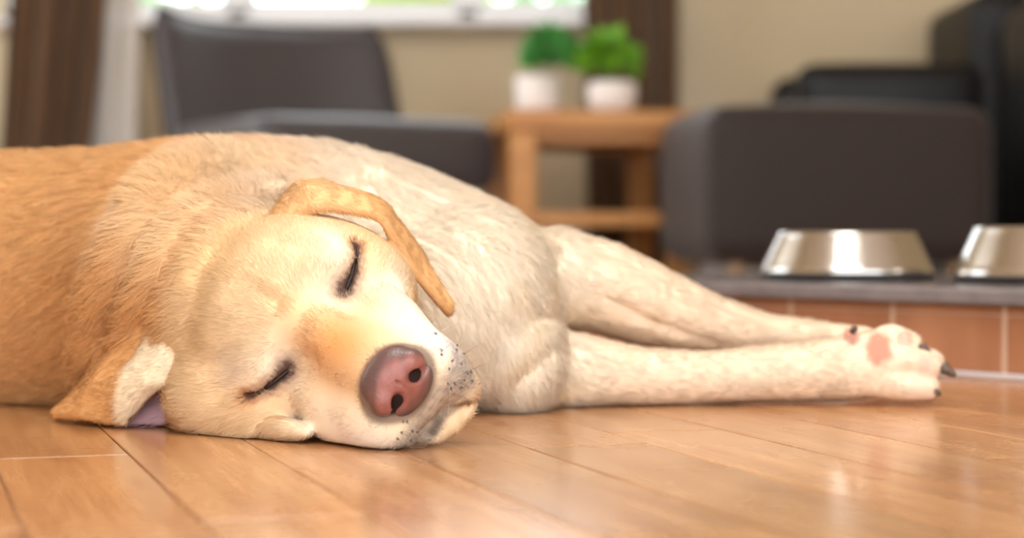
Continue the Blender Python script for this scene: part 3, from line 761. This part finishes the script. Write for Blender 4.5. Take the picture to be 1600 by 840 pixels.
    # mouth: lip colour, and the dark of the gap painted in
    mg = sstep(-np.abs(hz + 6.6 + .55*hy*(hy > 0)), -.55, -.15)*sstep(hx, 8.6, 9.2)*sstep(-np.abs(hy-.2), -2.2, -1.5)
    mix((70, 52, 48), .8*mg[:, None])
    lo = np.exp(-((hx-8)/1.6)**2-((hy-2.6)/1.1)**2-((hz+8.3)/.8)**2)[:, None]
    mix((186, 134, 108), .9*lo)
    C = C*(1-w) + H*w
    # ears
    for fn, col in ((ear_l, (230, 178, 122)), (ear_r, (222, 164, 106))):
        e = sstep(-fn(P), -.0035, -.0005)[:, None]; C = C*(1-e) + L3(*col)*e
    rt = np.exp(-((h-np.array([-8.5, 7.4, 1.8]))**2).sum(1)/5.)[:, None]*sstep(-ear_l(P), -.0035, -.0005)[:, None]
    C = C*(1-.35*rt) + L3(244, 212, 164)*.35*rt
    e = sstep(-ear_i(P), -.003, 0)[:, None]; C = C*(1-e) + L3(242, 218, 184)*e
    e = sstep(-ear_p(P), -.003, 0)[:, None]*(1-sstep(-ear_r(P), -.003, 0)[:, None]); C = C*(1-e) + L3(186, 146, 150)*e
    # pads and claws' quicks
    for c, r, col in ((at(1372, 545, 1.565), .012, (190, 122, 102)), (at(1412, 530, 1.572), .007, (222, 168, 150)), (at(1445, 568, 1.558), .007, (232, 198, 176)), (at(1330, 524, 1.572), .008, (200, 140, 126))):
        d = np.linalg.norm((P-c)*[1.15, 1, .85], axis=1)[:, None]*(1+.2*wave(P, 330, 1.)[:, None]); e = .85*sstep(-d, -1.3*r, -.75*r); C = C*(1-e) + L3(*col)*e
    return C
def bare(P):
    """0 where the skin has no fur: nose bed, pads, hollow of the ear, mouth"""
    h = to_head(P); k = np.ones(len(P))
    dn_ = np.sqrt(((h[:, 0]-9.3)/1.6)**2+(h[:, 1]/2.6)**2+((h[:, 2]+2.2)/2.2)**2); k *= sstep(dn_, .95, 1.1)
    for c, r in ((at(1372, 545, 1.565), .012), (at(1412, 530, 1.572), .007), (at(1330, 524, 1.572), .007)):
        k *= sstep(np.linalg.norm(P-c, axis=1), .8*r, 1.2*r)
    k *= 1-.9*sstep(-ear_p(P), -.002, 0)*(1-sstep(-ear_r(P), -.003, 0))
    for inn, mid, out in EYES:
        d = np.full(len(P), 9.)
        for a, b in ((inn, mid), (mid, out)):
            ba = b-a; t = np.clip(((h-a)@ba)/(ba@ba), 0, 1); d = np.minimum(d, np.linalg.norm(h-a-t[:, None]*ba, axis=1))
        k *= sstep(d, .12, .3)
    k *= 1 - sstep(-np.abs(h[:, 2]+6.6+.55*h[:, 1]*(h[:, 1] > 0)), -.3, -.1)*sstep(h[:, 0], 8.7, 9.2)*sstep(-np.abs(h[:, 1]-.2), -2.2, -1.6)
    return k
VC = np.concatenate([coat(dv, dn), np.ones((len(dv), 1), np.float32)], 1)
ORG = np.array([-.19, 1.6, 0], np.float32)
m_skin = mat('coat_skin', (.8, .6, .4, 1), .75, spec=.2)
nt = m_skin.node_tree; at_ = nt.nodes.new('ShaderNodeAttribute'); at_.attribute_name = 'coat'
nt.links.new(at_.outputs['Color'], nt.nodes['Principled BSDF'].inputs['Base Color'])
BODY = np_mesh('body', dv - ORG, df, m_skin, DOG, VC)

# ---- fur
def make_fur(N):
    q = dv[df]; tri = np.concatenate([df[:, [0, 1, 2]], df[:, [0, 2, 3]]])
    a, b, c = dv[tri[:, 0]], dv[tri[:, 1]], dv[tri[:, 2]]
    ar = np.linalg.norm(np.cross(b-a, c-a), axis=1)/2; cen = (a+b+c)/3
    hd = to_head(cen); onhead = sstep(-np.linalg.norm((hd+[1, 0, 3])/[14, 12, 12], axis=1), -1.1, -.9)
    view = np.array([0, 0, CAMH]) - cen; view /= np.linalg.norm(view, axis=1, keepdims=True)
    facing = (dn[tri[:, 0]]*view).sum(1)
    dens = (1 + 3.0*onhead) * np.where(facing > -.25, 1, .25) * np.where(cen[:, 0] < -.62, .35, 1) * np.where(cen[:, 2] < .002, .02, 1)
    p = ar*dens; t = rng.choice(len(tri), N, p=p/p.sum())
    u, v = rng.random(N), rng.random(N); f = u+v > 1; u[f], v[f] = 1-u[f], 1-v[f]
    u, v = u[:, None].astype(np.float32), v[:, None].astype(np.float32)
    T = tri[t]; R = dv[T[:, 0]]*(1-u-v) + dv[T[:, 1]]*u + dv[T[:, 2]]*v
    Nn = dn[T[:, 0]]*(1-u-v) + dn[T[:, 1]]*u + dn[T[:, 2]]*v; Nn /= np.linalg.norm(Nn, axis=1, keepdims=True)
    keep = rng.random(N) < bare(R); R, Nn = R[keep], Nn[keep]; n = len(R)
    h = to_head(R)
    # lie of the coat
    wh = sstep(-np.linalg.norm((h+[1.5, 0, 3])/[13, 11.5, 12], axis=1), -1.05, -.9)[:, None]
    side = np.clip(h[:, 1]/5, -1, 1)
    fh = np.stack([-np.ones(n)*1.0, .55*side, np.where(h[:, 2] > 0, .05, -.35)], 1)
    fh = fh @ HR.T
    wn = sstep(-np.linalg.norm((R-[-.24, 1.50, .1])/[.17, .14, .2], axis=1), -1.1, -.7)[:, None]
    fb = np.tile([-1., .25, -.22], (n, 1))
    fn_ = np.tile([-.75, .45, -.45], (n, 1))
    fl = fb*(1-wn) + fn_*wn
    wc = sstep(R[:, 0:1], -.16, -.08); fl = fl*(1-wc) + np.array([.35, .1, -.75])*wc
    wl = sstep(R[:, 0:1], .03, .08); fl = fl*(1-wl) + np.array([1., 0, -.15])*wl
    fl = fl*(1-wh) + fh*wh
    el_ = ear_l(R) < .002; fl[el_] = hw(-3, 6.8, -10.6) - R[el_]
    er_ = (ear_r(R) < .002) | (ear_i(R) < .0015); fl[er_] = at(92, 650, 1.44) - R[er_]
    fl /= np.linalg.norm(fl, axis=1, keepdims=True)+1e-9
    # lengths
    Ln = np.full(n, .019); Ln = Ln*(1-wc[:, 0]) + .014*wc[:, 0]; Ln = Ln*(1-wl[:, 0]) + .0085*wl[:, 0]
    Ln = np.where(R[:, 0] > .27, .005, Ln)
    hl = .0068 + .005*sstep(-h[:, 0], 4, 10) - .0028*sstep(h[:, 0], 1., 5.) + .004*sstep(-h[:, 1], 5.5, 8)
    for inn, mid, out in EYES: hl *= .55 + .45*sstep(np.linalg.norm(h-mid, axis=1), 1.2, 2.6)
    Ln = Ln*(1-wh[:, 0]) + hl*wh[:, 0]
    Ln = np.where(el_ | er_, .006, Ln)
    Ln *= rng.uniform(.65, 1.2, n)
    # tufts: direction noise shared by neighbours
    amp = (.42*(1-wh[:, 0]) + .10*wh[:, 0])[:, None]
    cl = np.stack([wave(R, 190, k*2.3) + .7*wave(R, 480, k*1.1+4) for k in range(3)], 1)
    fl = fl + amp*cl + .16*rng.normal(size=(n, 3))
    tn = fl - (fl*Nn).sum(1, keepdims=True)*Nn; tn /= np.linalg.norm(tn, axis=1, keepdims=True)+1e-9
    lift = (.36 + .22*wave(R, 150, 5.) + .10*rng.normal(size=n))*(1-.5*wh[:, 0]); lift = np.clip(lift, .10, .9)[:, None]
    K = 5; S = np.linspace(0, 1, K); P = np.zeros((n, K, 3), np.float32); cur = R - .0004*Nn; P[:, 0] = cur
    for k in range(1, K):
        e = lift*(1-.75*S[k]); d = tn*np.cos(e) + Nn*np.sin(e)
        cur = cur + d*(Ln/(K-1))[:, None]; P[:, k] = cur
    P[..., 2] = np.maximum(P[..., 2], .0006)
    col = coat(R, Nn)*np.clip(1.12 + (.13-.02*wh)*rng.normal(size=(n, 1)) + .13*wave(R, 260, 1.)[:, None]*(1-wh), .65, 1.4)
    rad = np.where(wh[:, 0] > .5, .00013, .00018)*np.where(R[:, 0] > .03, .9, 1)
    RR = rad[:, None]*np.array([1, 1, .9, .6, .12])[None]
    sn = Nn + .55*tn*0 + .35*rng.normal(size=(n, 3))*.5; sn /= np.linalg.norm(sn, axis=1, keepdims=True)
    return P, RR, col*np.minimum(1, .93/col.max(1, keepdims=True)), sn
def curves_obj(name, P, RR, col, sn, m, parent):
    cu = bpy.data.hair_curves.new(name); n, K = P.shape[:2]
    cu.add_curves([K]*n)
    cu.position_data.foreach_set('vector', (P - ORG).astype(np.float32).ravel())
    ra = cu.attributes.get('radius') or cu.attributes.new('radius', 'FLOAT', 'POINT'); ra.data.foreach_set('value', RR.astype(np.float32).ravel())
    ca = cu.attributes.new('coat', 'FLOAT_COLOR', 'CURVE'); ca.data.foreach_set('color', np.concatenate([col, np.ones((n, 1))], 1).astype(np.float32).ravel())
    if sn is not None:
        na = cu.attributes.new('surface_normal', 'FLOAT_VECTOR', 'CURVE'); na.data.foreach_set('vector', sn.astype(np.float32).ravel())
    cu.materials.append(m)
    o = bpy.data.objects.new(name, cu); COL.objects.link(o); o.parent = parent
    return o
m_fur = bpy.data.materials.new('fur'); m_fur.use_nodes = True
nt = m_fur.node_tree; b = nt.nodes['Principled BSDF']
ac = nt.nodes.new('ShaderNodeAttribute'); ac.attribute_name = 'coat'; an = nt.nodes.new('ShaderNodeAttribute'); an.attribute_name = 'surface_normal'
nt.links.new(ac.outputs['Color'], b.inputs['Base Color']); nt.links.new(an.outputs['Vector'], b.inputs['Normal'])
b.inputs['Roughness'].default_value = .5; b.inputs['Specular IOR Level'].default_value = .25
FUR_N = 320000
P, RR, fc, sn = make_fur(FUR_N)
# whisker pores: stubs of dark hair in rows on both sides of the muzzle
hv = to_head(dv); SP = []
for s in (-1, 1):
    for row in range(5):
        for k in range(6):
            z = -3.9 - .75*row + .1*k + rng.normal()*.12; y = s*(1.5 + .55*k + .25*(row % 2) + rng.normal()*.1)
            m = (np.abs(hv[:, 1]-y) < .2) & (np.abs(hv[:, 2]-z) < .2) & (hv[:, 0] > 3)
            if m.any(): i = np.nonzero(m)[0]; SP.append(i[np.argmax(hv[i, 0])])
SP = np.array(SP); SP = SP[rng.random(len(SP)) < .5]; q = 8
r0 = np.repeat(dv[SP], q, 0); n0 = np.repeat(dn[SP], q, 0); j = rng.normal(size=r0.shape)*.00055; j -= (j*n0).sum(1, keepdims=True)*n0
r0 = r0 + j; back = (np.array([-1, 0, -.2]) @ HR.T); t0 = back - (n0 @ back)[:, None]*n0
st = np.stack([r0 + (n0*.0012 + t0*.0012)*f for f in np.linspace(0, 1, 5)], 1)
P = np.concatenate([P, st]); RR = np.concatenate([RR, np.tile([.00024, .00024, .00022, .00016, .0001], (len(st), 1))]); fc = np.concatenate([fc, np.tile(L3(132, 120, 116), (len(st), 1))]); sn = np.concatenate([sn, n0])
# whiskers
wi = SP[rng.permutation(len(SP))[:30]]; wr = dv[wi]; wd_ = dn[wi]*1.0 + back*.25 + rng.normal(size=(len(wi), 3))*.25; wd_ /= np.linalg.norm(wd_, axis=1, keepdims=True)
wl_ = rng.uniform(.012, .034, len(wi))[:, None]; WP = np.stack([wr + wd_*wl_*f + (back*.3 + np.array([0, 0, -.25]))*wl_*f*f for f in np.linspace(0, 1, 5)], 1); WP[..., 2] = np.maximum(WP[..., 2], .001)
fur = curves_obj('fur', P, RR, fc, sn, m_fur, BODY); tag(fur, kind='stuff')
wh_ = curves_obj('whiskers', WP, np.tile([.00013, .00012, .0001, .00008, .00003], (len(WP), 1)), np.tile(L3(214, 200, 180), (len(WP), 1)), dn[wi], m_fur, BODY); tag(wh_, kind='stuff')
print('fur', len(P), time.time()-T0)
# ---- nose leather
NS = SDF(); cm = lambda *p: np.array(p, np.float32)/100
NS.add(ell(cm(9.25, 0, -1.95), cm(1.35, 2.45, 1.75)), .004)
NS.add(ell(cm(8.8, 0, -1.1), cm(1.2, 2.1, 1.2)), .008)
NS.add(ell(cm(9.4, .1, -3.15), cm(1.0, 2.05, 1.15)), .006)
for s in (-1, 1):
    NS.add(ell(cm(9.75, 1.5*s, -1.75), cm(.80, .95, .95)), .006)
    NS.cut(chain([cm(10.7, .85*s, -2.05), cm(10.3, 1.15*s, -2.25), cm(9.6, 1.2*s, -2.1)], [.0050, .0048, .0038]), .003)
    NS.cut(chain([cm(10.5, 1.1*s, -2.35), cm(10.1, 1.8*s, -2.75), cm(9.4, 2.45*s, -2.95)], [.0042, .0035, .0022]), .003)
NS.cut(chain([cm(10.15, 0, -.9), cm(10.62, 0, -1.6), cm(10.70, 0, -2.4), cm(10.55, .05, -3.3), cm(10.2, .1, -4.4)], [.0004, .0008, .0011, .0012, .0012]), .002)
nv, nf = surface(NS, axis(.070, 0, [(.112, .0007)]), axis(-.030, 0, [(.030, .0007)]), axis(-.046, 0, [(.006, .0007)]))
nv = relax(nv, nf, 2)
nvc = nv*100
e = np.sqrt(((nvc[:, 1])/2.35)**2 + ((nvc[:, 2]+2.0)/1.95)**2)
edge = sstep(e + .10*wave(nv, 260), .80, 1.05)[:, None]
low = sstep(-nvc[:, 2] + .15*wave(nv, 300, 3), 2.65, 3.35)[:, None]
nc = L3(152, 92, 82)*(1-.10*wave(nv, 420, 1)[:, None])
nc = nc*(1-.85*edge) + L3(84, 68, 66)*.85*edge
nc = nc*(1-.6*low) + L3(96, 74, 70)*.6*low
inn_ = np.zeros(len(nv))
for s in (-1, 1): inn_ = np.maximum(inn_, sstep(-np.linalg.norm(nvc-[10.0, 1.15*s, -2.25], axis=1), -.62, -.36))
nc = nc*(1-.7*inn_[:, None]) + L3(60, 38, 36)*.7*inn_[:, None]  # nostril hollows painted darker to deepen their shade
m_nose = mat('nose_leather', (.5, .2, .2, 1), .36, spec=.5); nt = m_nose.node_tree; a_ = nt.nodes.new('ShaderNodeAttribute'); a_.attribute_name = 'coat'
bs = nt.nodes['Principled BSDF']; nt.links.new(a_.outputs['Color'], bs.inputs['Base Color'])
vo = nt.nodes.new('ShaderNodeTexVoronoi'); vo.inputs['Scale'].default_value = 700; bp = nt.nodes.new('ShaderNodeBump'); bp.inputs['Strength'].default_value = .25; bp.inputs['Distance'].default_value = .0006
tc = nt.nodes.new('ShaderNodeTexCoord'); nt.links.new(tc.outputs['Object'], vo.inputs['Vector']); nt.links.new(vo.outputs['Distance'], bp.inputs['Height']); nt.links.new(bp.outputs[0], bs.inputs['Normal'])
nose = np_mesh('nose', (nv @ HR.T + HM) - ORG, nf, m_nose, DOG, np.concatenate([nc, np.ones((len(nc), 1))], 1)); tag(nose, 'pink-brown nose with dark edges')
# ---- lids, claws, whiskers
def tube(name, pts, rs, m, parent, n=10):
    V, F = [], []
    pts = [np.asarray(p, float) for p in pts]
    for i, p in enumerate(pts):
        d = pts[min(i+1, len(pts)-1)]-pts[max(i-1, 0)]; d /= np.linalg.norm(d)
        a = np.cross(d, [.3, .5, .8]); a /= np.linalg.norm(a); b = np.cross(d, a)
        for k in range(n): t = 2*math.pi*k/n; V.append(p + rs[i]*(a*math.cos(t)+b*math.sin(t)))
    for i in range(len(pts)-1):
        for k in range(n): F.append((i*n+k, i*n+(k+1) % n, (i+1)*n+(k+1) % n, (i+1)*n+k))
    F += [tuple(range(n))[::-1], tuple((len(pts)-1)*n+k for k in range(n))]
    return mesh_obj(name, [v - ORG for v in V], F, m, parent)
m_lid = mat('lid_rim', lin(46, 32, 28), .6); m_claw = noisy(mat('claw', lin(78, 62, 52), .4), 200, lin(66, 52, 44), lin(104, 86, 72))
for inn, mid, out in EYES:
    p = smooth_rows([[inn + (.10, 0, 0)], [mid + (.12, 0, 0)], [out + (.02, 0, 0)]], 9)[:, 0]
    o = tube('eyelid_rim', [hw(*q) for q in p], [.0009, .0013, .0014, .0015, .0015, .0014, .0013, .0010, .0005], m_lid, DOG); tag(o, 'dark rim of the closed eyelids')
for a, b, r in (((1434, 541, 1.583), (1454, 551, 1.580), .0037), ((1466, 574, 1.566), (1494, 587, 1.564), .0042), ((1450, 608, 1.561), (1470, 617, 1.560), .0034), ((1468, 568, 1.603), (1486, 578, 1.60), .0034), ((1331, 520, 1.562), (1340, 511, 1.560), .0028)):
    a, b = at(*a), at(*b); c = (a+b)/2 + np.array([0, 0, .0015])
    o = tube('claw', [a, c, a*.15+b*.85, b], [r, r*.95, r*.7, r*.25], m_claw, DOG); tag(o, 'dark brown claw')
